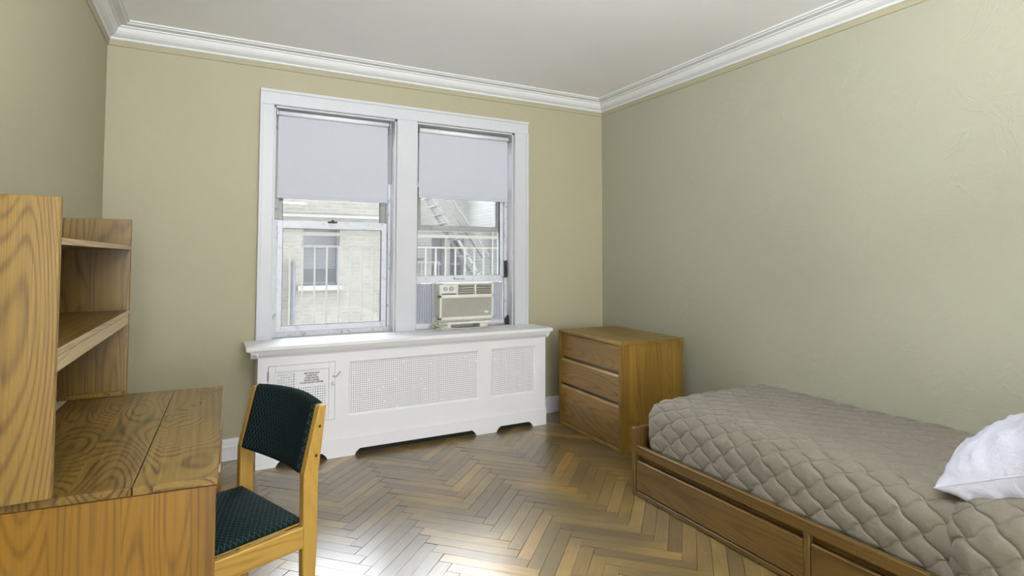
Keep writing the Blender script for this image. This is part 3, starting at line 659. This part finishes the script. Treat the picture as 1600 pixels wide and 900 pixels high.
for y in (-2.79, -3.27 - 0.5): P('stile', BX(BX0 + 0.003, BX0 + 0.030, y - 0.014, y + 0.014, 0.028, 0.235, bev=0.002), 'bed_z')
for ya, yb in ((-2.774, -1.730), (-3.752, -2.806)):
    d = P('drawer', BX(BX0 + 0.005, BX0 + 0.025, ya + 0.002, yb - 0.002, 0.034, 0.202, bev=0.003), 'bed_y')
    P('drawer_box', BX(BX0 + 0.028, -0.5, ya + 0.03, yb - 0.03, 0.04, 0.18), 'bed_y', d)
P('divider', BX(BX0 + 0.035, BX0 + 0.045, BYh + 0.03, BY0 - 0.028, 0.20, 0.235), 'shelf_top')

# mattress and bedspread
QA, QS, QT = 0.05, 0.118, 0.146
def qd(s, t_):
    S = s / QS; T_ = t_ / QT
    u = S + T_; v = S - T_
    u2 = u + QA * math.sin(2 * math.pi * v); v2 = v - QA * math.sin(2 * math.pi * u)
    q = abs(math.sin(math.pi * u2)) * abs(math.sin(math.pi * v2)); d = min(abs(u2 - round(u2)), abs(v2 - round(v2)))
    return 0.45 * q ** 0.35 + 0.30 * q + 0.25 * (1 - math.exp(-(d / 0.07) ** 2))
def softbox(x0, x1, y0, y1, z0, z1, Rxy, Rz, step, amp, sag=None, bulge=0.0, quilt=True, seed=0):
    nx, ny, nz = max(4, int((x1 - x0) / step)), max(4, int((y1 - y0) / step)), max(4, int((z1 - z0) / step))
    b = bmesh.new(); V = {}; from mathutils import noise as mn; uvl = b.loops.layers.uv.verify()
    def st(i, j, k, side):
        X = x0 + (x1 - x0) * i / nx; Y = y0 + (y1 - y0) * j / ny; Z = z0 + (z1 - z0) * k / nz; dn = z1 - Z
        return {'t': (X, Y), 'x0': (x0 - dn, Y), 'x1': (x1 + dn, Y), 'y0': (X, y0 - dn), 'y1': (X, y1 + dn)}[side]
    def F4(side, *ks):
        f = b.faces.new([vert(*q) for q in ks])
        for lp, q in zip(f.loops, ks): lp[uvl].uv = st(*q, side)
    def vert(i, j, k):
        key = (i, j, k)
        if key in V: return V[key]
        X = x0 + (x1 - x0) * i / nx; Y = y0 + (y1 - y0) * j / ny; Z = z0 + (z1 - z0) * k / nz
        cx = min(max(X, x0 + Rxy), x1 - Rxy); cy = min(max(Y, y0 + Rxy), y1 - Rxy); cz = min(max(Z, z0 + Rz * 0.5), z1 - Rz)
        d = Vector(((X - cx) / Rxy, (Y - cy) / Rxy, (Z - cz) / (Rz if Z > cz else Rz * 0.5)))
        L = d.length
        # keep arc spacing even on the rounded rim
        n = d / L if L > 1e-6 else Vector((0, 0, 1))
        if L > 1e-6: co = Vector((cx + n.x * Rxy, cy + n.y * Rxy, cz + n.z * (Rz if Z > cz else Rz * 0.5)))
        else: co = Vector((X, Y, Z))
        nn = Vector((n.x / Rxy, n.y / Rxy, n.z / Rz)).normalized()
        if bulge:
            tz = (co.z - z0) / (z1 - z0); side = min(1, abs(n.x) + abs(n.y)) if abs(n.z) < 0.98 else 0
            co += Vector((n.x, n.y, 0)) * bulge * math.sin(math.pi * min(max(tz, 0), 1))
        if quilt:
            s, t_ = X, Y
            if i == 0: s = x0 - (z1 - Z)
            elif i == nx: s = x1 + (z1 - Z)
            if j == ny: t_ = y1 + (z1 - Z)
            elif j == 0: t_ = y0 - (z1 - Z)
            h = qd(s, t_) * amp * (1.0 if (i in (0, nx) or j in (0, ny)) else 0.75)
            h += 0.0030 * mn.noise(Vector((co.x * 22, co.y * 22, co.z * 9 + seed)))
            h += 0.010 * mn.noise(Vector((co.x * 2.3, co.y * 2.3, co.z * 2.3 + seed)))
            co += nn * h
        if sag: co.z += sag(co)
        V[key] = b.verts.new(co); return V[key]
    for i in range(nx):
        for j in range(ny):
            F4('t', (i, j, nz), (i + 1, j, nz), (i + 1, j + 1, nz), (i, j + 1, nz)); F4('t', (i, j, 0), (i, j + 1, 0), (i + 1, j + 1, 0), (i + 1, j, 0))
    for i in range(nx):
        for k in range(nz):
            F4('y0', (i, 0, k), (i + 1, 0, k), (i + 1, 0, k + 1), (i, 0, k + 1)); F4('y1', (i, ny, k), (i, ny, k + 1), (i + 1, ny, k + 1), (i + 1, ny, k))
    for j in range(ny):
        for k in range(nz):
            F4('x0', (0, j, k), (0, j, k + 1), (0, j + 1, k + 1), (0, j + 1, k)); F4('x1', (nx, j, k), (nx, j + 1, k), (nx, j + 1, k + 1), (nx, j, k + 1))
    return b
MX0, MX1, MY0, MY1, MZ0, MZ1 = -1.032, -0.035, -3.76, -1.752, 0.242, 0.555
mt = part('mattress', softbox(MX0 + 0.02, MX1 - 0.01, MY0 + 0.01, MY1 - 0.02, MZ0, MZ1 - 0.03, 0.06, 0.05, 0.05, 0, quilt=False), 'pillow', None, True)
tag(mt, 'single mattress under the quilted taupe bedspread', 'mattress')
bs = thing('bedspread', 'quilted taupe bedspread covering the bed mattress', 'bedspread', (-0.55, -2.75, 0.3))
part('cover', softbox(MX0, MX1, MY0, MY1, MZ0 + 0.003, MZ1, 0.11, 0.11, 0.0062, 0.011, bulge=0.012), 'spread', bs, True, world=True)
def rise(co):
    k = min(max((-3.30 - co.y) / 0.22, 0), 1); k = k * k * (3 - 2 * k); top = min(max((co.z - 0.45) / 0.09, 0), 1)
    kx = min(max((co.x + 1.05) / 0.16, 0), 1)
    return 0.075 * k * top * (0.35 + 0.65 * kx)
part('turned_back_layer', softbox(MX0 - 0.026, MX1, MY0 - 0.01, -3.285, MZ0 + 0.004, MZ1 + 0.026, 0.10, 0.11, 0.0066, 0.011, sag=rise, bulge=0.02, seed=5), 'spread', bs, True, world=True, label='second raised layer of the spread over the head end')

# pillow
def pillow_bm(a, bb, T, n=56):
    from mathutils import noise as mn
    b = bmesh.new(); G = {}
    for s in (1, -1):
        for i in range(n + 1):
            for j in range(n + 1):
                u = math.sin((-1 + 2 * i / n) * math.pi / 2); v = math.sin((-1 + 2 * j / n) * math.pi / 2)
                rim = i in (0, n) or j in (0, n)
                if rim and s < 0: G[(s, i, j)] = G[(1, i, j)]; continue
                x = a * u * (1 - 0.07 * (1 - v * v)) ; y = bb * v * (1 - 0.09 * (1 - u * u))
                h = T * ((1 - abs(u) ** 3.6) * (1 - abs(v) ** 3.6)) ** 0.52
                wr = 0.012 * mn.noise(Vector((u * 3, v * 7 + 3 * s, s))) + 0.006 * mn.noise(Vector((x * 25 + y * 11, y * 9, s * 3)))
                ridge = 0.010 * (1 - abs(mn.noise(Vector((x * 6 - y * 10, x * 3 + y * 2, 5 + s))))) ** 5
                z = s * (h + (wr + ridge) * min(1, h / 0.03))
                G[(s, i, j)] = b.verts.new((x, y, z))
        for i in range(n):
            for j in range(n):
                f = (G[(s, i, j)], G[(s, i + 1, j)], G[(s, i + 1, j + 1)], G[(s, i, j + 1)])
                if len(set(f)) == 4: b.faces.new(f if s > 0 else f[::-1])
    return b
pw = thing('pillow', 'plump white pillow lying at the head of the taupe bed', 'pillow', (-0.645, -3.486, 0.707))
pw.rotation_euler = (math.radians(-26), math.radians(-1), math.radians(2))
part('pillow_case', pillow_bm(0.40, 0.27, 0.138), 'pillow', pw, True)
rim = []
for q in range(120):
    t_ = q / 120 * 4; e = t_ % 1; k = int(t_); u, v = [(-1 + 2 * e, -1), (1, -1 + 2 * e), (1 - 2 * e, 1), (-1, 1 - 2 * e)][k]
    u, v = math.sin(u * math.pi / 2), math.sin(v * math.pi / 2)
    rim.append((0.40 * u * (1 - 0.07 * (1 - v * v)), 0.27 * v * (1 - 0.09 * (1 - u * u)), 0.0))
part('edge_seam', tube(rim + [rim[0]], 0.0028, 6), 'pillow', pw, True)

# ------------------------------------------------------------------ desk
DN, DF_, DNL, DFL = Vector((-3.235, -2.500)), Vector((-3.198, -1.250)), Vector((-3.845, -2.446)), Vector((-3.845, -1.214))
def D(s, d):
    a = DN + (DNL - DN) * (d / 0.612); c = DF_ + (DFL - DF_) * (d / 0.648); q = a + (c - a) * s; return (q.x, q.y)
def slab_q(s0, s1, d0, d1, z0, z1, bev=0.0015): return prism([D(s0, d0), D(s1, d0), D(s1, d1), D(s0, d1)], 'z', z0, z1, bev)
desk = thing('desk', 'scuffed oak student desk against the left wall', 'desk', (-3.53, -1.85, 0))
P = lambda n, b, m, par=desk, **k: part(n, b, m, par, world=True, **k)
seam = 0.205
P('top_board', slab_q(0, 1, 0, seam - 0.0018, 0.729, 0.751, 0.0010), 'desk_top'); P('top_board', slab_q(0, 1, seam + 0.0018, 0.60, 0.729, 0.751, 0.0010), 'desk_top')
P('side_panel', slab_q(0.004, 0.020, 0.003, 0.595, 0, 0.7265), 'desk_side'); P('side_panel', slab_q(0.984, 0.9995, 0.002, 0.595, 0, 0.728), 'desk_side')
P('back_panel', slab_q(0.017, 0.984, 0.575, 0.59, 0.25, 0.728), 'desk_side_y')
P('pedestal_side', slab_q(0.66, 0.675, 0.02, 0.575, 0.05, 0.728), 'desk_side')
P('front_rail', slab_q(0.017, 0.66, 0.006, 0.024, 0.694, 0.728), 'desk_side_y')
P('base_rail', slab_q(0.66, 0.984, 0.01, 0.024, 0.01, 0.06), 'desk_side_y')
for z0, z1 in ((0.515, 0.712), (0.300, 0.480), (0.070, 0.268)):
    d = P('drawer', slab_q(0.668, 0.982, 0.003, 0.022, z0, z1, 0.002), 'desk_side_y'); P('finger_pull', slab_q(0.668, 0.982, 0.004, 0.020, z1 + 0.001, z1 + 0.010, 0.001), 'shelf_edge', d)
    P('drawer_box', slab_q(0.685, 0.97, 0.024, 0.5, z0 + 0.01, z1 - 0.02), 'desk_side_y', d)

# hutch standing on the desk
HN, HF = Vector((-3.612, -2.472)), Vector((-3.587, -1.228)); HB = -3.848
def Hq(s0, s1, x1, x2, z0, z1, bev=0.0015):
    """x1,x2: fraction of depth, 0 = front edge, 1 = back"""
    f = lambda s, t: (HN.x + (HF.x - HN.x) * s + (HB - (HN.x + (HF.x - HN.x) * s)) * t, HN.y + (HF.y - HN.y) * s)
    return prism([f(s0, x1), f(s1, x1), f(s1, x2), f(s0, x2)], 'z', z0, z1, bev)
hu = thing('desk_hutch', 'oak two-shelf hutch standing on the back of the desk', 'hutch', (-3.73, -1.85, 0.7515))
P = lambda n, b, m, par=hu, **k: part(n, b, m, par, world=True, **k)
P('side_panel', Hq(0, 0.015, 0, 1, 0.7515, 1.527), 'hutch_near'); P('side_panel', Hq(0.985, 1, 0, 1, 0.7515, 1.539), 'hutch_near')
P('lower_shelf', Hq(0.0155, 0.9845, 0.01, 0.99, 1.112, 1.129), 'shelf_top'); P('shelf_lip', Hq(0.0155, 0.9845, 0.0, 0.012, 1.1115, 1.1295, 0.001), 'shelf_edge'); P('shelf_apron', Hq(0.0155, 0.9845, 0.006, 0.075, 1.068, 1.109), 'shelf_edge')
P('upper_shelf', Hq(0.0155, 0.9845, 0.01, 0.99, 1.402, 1.419), 'shelf_top'); P('shelf_lip', Hq(0.0155, 0.9845, 0.0, 0.012, 1.4015, 1.4195, 0.001), 'shelf_edge')
P('back_rail', Hq(0.0155, 0.9845, 0.94, 0.995, 1.462, 1.536), 'shelf_top'); P('back_rail', Hq(0.0155, 0.9845, 0.94, 0.995, 0.752, 0.80), 'shelf_top')
cl = P('cleat', Hq(0.970, 0.9845, 0.03, 0.95, 0.7515, 0.772, 0.003), 'hutch_near')
for fx in (0.24, 0.84):
    x = HF.x + (HB - HF.x) * fx; y = HN.y + (HF.y - HN.y) * 0.970
    P('screw', cyl(None, (x, y - 0.001, 0.762), (x, y + 0.004, 0.762), 0.0035, 8), 'black', cl)

# ------------------------------------------------------------------ chair
ch = thing('desk_chair', 'light oak desk chair with dark green upholstered seat and back', 'chair', (-2.962, -2.211, 0), 0.398)
Q = lambda n, b, m, par=ch, **k: part(n, b, m, par, **k)
W = 0.50; TH = 0.030; KZ = 0.608; ZTp = 0.838; LF = -0.40
prof = [(0.006, 0), (0.040, 0), (0.056, 0.36), (0.057, KZ), (0.086, ZTp), (0.0565, ZTp), (0.0, KZ), (0.0, 0.36)]
for y0 in (0, W - TH):
    p = Q('rear_post', prism(prof, 'y', y0, y0 + TH, 0.003), 'beech')
    if y0 == 0:
        for bx, bz in ((0.058, 0.765), (0.045, 0.665)): Q('bolt', cyl(None, (bx, -0.0012, bz), (bx, 0.004, bz), 0.0055, 12), 'black', p)
fprof = [(LF - 0.002, 0.43), (LF + 0.044, 0.43), (LF + 0.036, 0), (LF + 0.006, 0)]
for y0 in (0, W - TH): Q('front_leg', prism(fprof, 'y', y0, y0 + TH, 0.003), 'beech')
for y0 in (0.001, W - TH + 0.001): Q('side_rail', BX(LF + 0.043, 0.002, y0, y0 + TH - 0.006, 0.358, 0.431, bev=0.003), 'beech_x')
Q('front_rail', BX(LF + 0.006, LF + 0.028, TH, W - TH, 0.37, 0.43, bev=0.003), 'beech_x'); Q('rear_rail', BX(0.012, 0.034, TH, W - TH, 0.37, 0.43, bev=0.003), 'beech_x')
def pad(nx, ny, fn, thick_dir, T, uvs):
    """closed cushion: top surface fn(u,v), thickness T along thick_dir, edges rounded"""
    b = bmesh.new(); uvl = b.loops.layers.uv.verify(); G = {}
    for s in (0, 1):
        for i in range(nx + 1):
            for j in range(ny + 1):
                u, v = i / nx, j / ny; e = min(u, 1 - u) * uvs[0]; g = min(v, 1 - v) * uvs[1]; m = min(e, g); r = 0.016
                k = math.sqrt(max(0, 1 - (1 - min(m / r, 1)) ** 2)); base, n = fn(u, v)
                G[(s, i, j)] = (b.verts.new(base + n * ((T / 2) * k + 0.002) * (1 if s else -1)), (u * uvs[0], v * uvs[1]))
    def face(ks):
        f = b.faces.new([G[k][0] for k in ks])
        for lp, k in zip(f.loops, ks): lp[uvl].uv = G[k][1]
    for i in range(nx):
        for j in range(ny):
            q = [(i, j), (i + 1, j), (i + 1, j + 1), (i, j + 1)]
            face([(1,) + t for t in q]); face([(0,) + t for t in q[::-1]])
    rim = [(i, 0) for i in range(nx)] + [(nx, j) for j in range(ny)] + [(i, ny) for i in range(nx, 0, -1)] + [(0, j) for j in range(ny, 0, -1)]
    for a in range(len(rim)):
        p, q = rim[a], rim[(a + 1) % len(rim)]; face([(0,) + p, (0,) + q, (1,) + q, (1,) + p])
    bmesh.ops.recalc_face_normals(b, faces=b.faces[:]); return b
def seat_fn(u, v):
    x = LF - 0.02 + (0.012 - (LF - 0.02)) * u; hw = 0.228 - 0.006 * u; y = W / 2 + (v - 0.5) * 2 * hw
    crown = 0.006 * (1 - (2 * u - 1) ** 2) * (1 - (2 * v - 1) ** 2)
    return Vector((x, y, 0.4445 + crown)), Vector((0, 0, 1))
Q('seat', pad(40, 40, seat_fn, 'z', 0.022, (0.43, 0.455)), 'green', smooth=True)
Q('seat_board', BX(LF - 0.01, 0.005, 0.03, W - 0.03, 0.4312, 0.4355), 'beech_x')
zb0, zt0 = 0.572, 0.848
def back_fn(u, v):
    y = TH + 0.001 + (W - 2 * TH - 0.002) * u; e = (2 * u - 1) ** 2
    zb = 0.600 - 0.012 * (1 - e); zt = zt0 + 0.006 * (1 - e); z = zb + (zt - zb) * v
    rk = 0.0 if z < KZ else (z - KZ) / (ZTp - KZ) * 0.057
    x = 0.012 + rk + 0.034 * (1 - e)
    return Vector((x, y, z)), Vector((-1, 0.0 + 0.25 * (2 * u - 1) * -1, 0.24)).normalized()
Q('backrest', pad(44, 30, back_fn, 'x', 0.040, (0.46, 0.27)), 'green', smooth=True)

# ------------------------------------------------------------------ outside: near railing
rl = thing('balcony_railing', 'white painted iron railing just outside both windows', 'railing', (-1.7, 1.2, -0.3))
P = lambda n, b, m, par=rl, **k: part(n, b, m, par, world=True, **k)
P('top_rail', BX(-4.2, 0.9, 1.18, 1.22, 1.572, 1.602), 'rail'); P('middle_rail', BX(-2.66, 0.9, 1.19, 1.21, 1.462, 1.480), 'rail'); P('bottom_rail', BX(-4.2, 0.9, 1.19, 1.21, 0.10, 0.125), 'rail')
x = -2.630
while x < 0.85:
    P('baluster', BX(x - 0.007, x + 0.007, 1.193, 1.207, 0.12, 1.47), 'rail'); x += 0.1085
for x in (-4.0, 0.86): P('post', BX(x - 0.02, x + 0.02, 1.18, 1.22, 0.0, 1.60), 'rail')
P('deck', BX(-4.2, 0.9, 0.42, 1.22, -0.06, -0.02), 'farrail')

# opposite building
YB2 = 8.0
bl = thing('brick_building', 'pale brick building across the courtyard with a sash window', 'building', (-0.5, YB2, -6))
P = lambda n, b, m, par=bl, **k: part(n, b, m, par, world=True, **k)
wx0, wx1, wz0, wz1 = -1.62, -0.87, 0.78, 2.12
b = bmesh.new(); zt2 = 4.6
box(b, -9, wx0, YB2, YB2 + 0.3, -7, zt2); box(b, wx1, 0.45, YB2, YB2 + 0.3, -7, zt2); box(b, wx0, wx1, YB2, YB2 + 0.3, -7, wz0); box(b, wx0, wx1, YB2, YB2 + 0.3, wz1, zt2)
P('wall', b, 'brick')
def far_window(x0, x1, z0, z1, y, par, blind=True):
    f = P('window', ring_frame(x0, x1, z0, z1, 0.05, 0.05, 0.06, 0.05, y + 0.08, y + 0.16, 0), 'farframe', par)
    P('meeting_rail', BX(x0 + 0.05, x1 - 0.05, y + 0.09, y + 0.15, (z0 + z1) / 2 + 0.12, (z0 + z1) / 2 + 0.18), 'farframe', f)
    P('pane', BX(x0 + 0.04, x1 - 0.04, y + 0.13, y + 0.14, z0 + 0.04, z1 - 0.04), 'farglass', f)
    if blind:
        z = z0 + 0.35; bb = bmesh.new()
        while z < z1 - 0.08: box(bb, x0 + 0.06, x1 - 0.06, y + 0.115, y + 0.125, z, z + 0.028); z += 0.042
        P('blind', bb, 'blind', f)
    P('window_sill', BX(x0 - 0.08, x1 + 0.08, y - 0.06, y + 0.1, z0 - 0.10, z0), 'stone', par)
far_window(wx0, wx1, wz0, wz1, YB2, bl)
P('coping', BX(-9, 0.5, YB2 - 0.06, YB2 + 0.36, zt2, zt2 + 0.12), 'stone')
MT['pipe'] = plain('dark_pipe', lin(50, 51, 55), 0.9)
P('downpipe', cyl(None, (-1.80, YB2 - 0.06, -7), (-1.80, YB2 - 0.06, 1.28), 0.055, 10), 'pipe')
P('string_course', BX(-9, 0.47, YB2 - 0.04, YB2 + 0.02, 1.90 + 0.30, 2.26), 'stone')
b2 = thing('grey_brick_building', 'grey brick block with tall windows behind the far fire escape', 'building', (1.6, YB2 + 1.2, -6))
b = bmesh.new(); y2 = YB2 + 1.2; za, zb_ = 0.2, 1.9
box(b, 0.3, 1.62, y2, y2 + 0.3, -7, 4.6); box(b, 1.98, 2.12, y2, y2 + 0.3, -7, 4.6); box(b, 2.52, 2.61, y2, y2 + 0.3, -7, 4.6)
for x0, x1 in ((1.62, 1.98), (2.12, 2.52)): box(b, x0, x1, y2, y2 + 0.3, -7, za); box(b, x0, x1, y2, y2 + 0.3, zb_, 4.6)
P('wall', b, 'brick_grey', b2)
for x0, x1 in ((1.62, 1.98), (2.12, 2.52)): far_window(x0, x1, za, zb_, y2, b2, False)
P('pier', BX(0.45, 1.10, y2 - 0.4, y2, -7, 1.35), 'brick_grey', b2); P('white_bay', BX(0.45, 1.42, y2 - 0.5, y2, 1.35, 2.0), 'brick_white', b2)
b3 = thing('white_brick_building', 'bright white brick building at the right edge of the window view', 'building', (5, YB2 - 0.4, -6))
P('wall', BX(2.68, 9, YB2 - 0.4, YB2 + 1.5, -7, 4.6), 'brick_white', b3)
P('coping', BX(2.66, 9, YB2 - 0.45, YB2 + 1.5, 4.6, 4.7), 'stone', b3)
fe = thing('fire_escape', 'pale iron fire escape stair on the far building', 'fire escape', (1.6, YB2 - 0.3, -6))
P = lambda n, b, m, par=fe, **k: part(n, b, m, par, world=True, **k)
for yy in (YB2 - 0.35, YB2 + 0.1):
    P('stringer', prism([(1.02, 2.75), (1.10, 2.75), (2.59, 0.50), (2.51, 0.50)], 'y', yy, yy + 0.03), 'farrail')
    P('hand_rail', prism([(1.50, 2.75), (1.53, 2.75), (2.59, 1.30), (2.56, 1.30)], 'y', yy, yy + 0.03), 'farrail')
for i in range(12):
    k = i / 12; x = 1.08 + 1.50 * k; z = 2.70 - 2.24 * k; P('tread', BX(x - 0.09, x + 0.09, YB2 - 0.35, YB2 + 0.13, z, z + 0.02), 'farrail')
P('landing', BX(0.52, 2.6, YB2 - 0.4, YB2 + 0.5, 2.04, 2.08), 'farrail'); P('landing', BX(1.6, 2.6, YB2 - 0.4, YB2 - 0.41 + 0.5, 0.40, 0.44), 'farrail')
for i in range(8): P('baluster', BX(0.53 + i * 0.10, 0.545 + i * 0.10, YB2 - 0.36, YB2 - 0.345, 0.55, 1.25), 'farrail')
P('guard_rail', BX(0.52, 1.26, YB2 - 0.36, YB2 - 0.34, 1.25, 1.28), 'farrail')
for x in (0.55, 2.57): P('support', BX(x - 0.02, x + 0.02, YB2 - 0.38, YB2 - 0.34, -7, 2.06), 'farrail')
tag(part('courtyard', BX(-9, 9, 0.46, YB2 + 2, -7.2, -7), 'stone'), 'pale courtyard paving far below the windows', 'ground', None, 'structure')

# unseen upper wall and side wing, added to keep sky light off the facade
b = bmesh.new(); box(b, -11, 9, 0.02, WT, ZC + 0.15, 15.0); box(b, -11, XL - 0.25, 0.02, WT, -7, ZC + 0.15); box(b, 0.25, 9, 0.02, WT, -7, ZC + 0.15); box(b, -11.3, -11, 0.02, 8.3, -7, 15.0)
struct('wall_sky_block', b, 'brick_grey', label='unseen outer brick wall and side wing, added to block sky light over the courtyard')
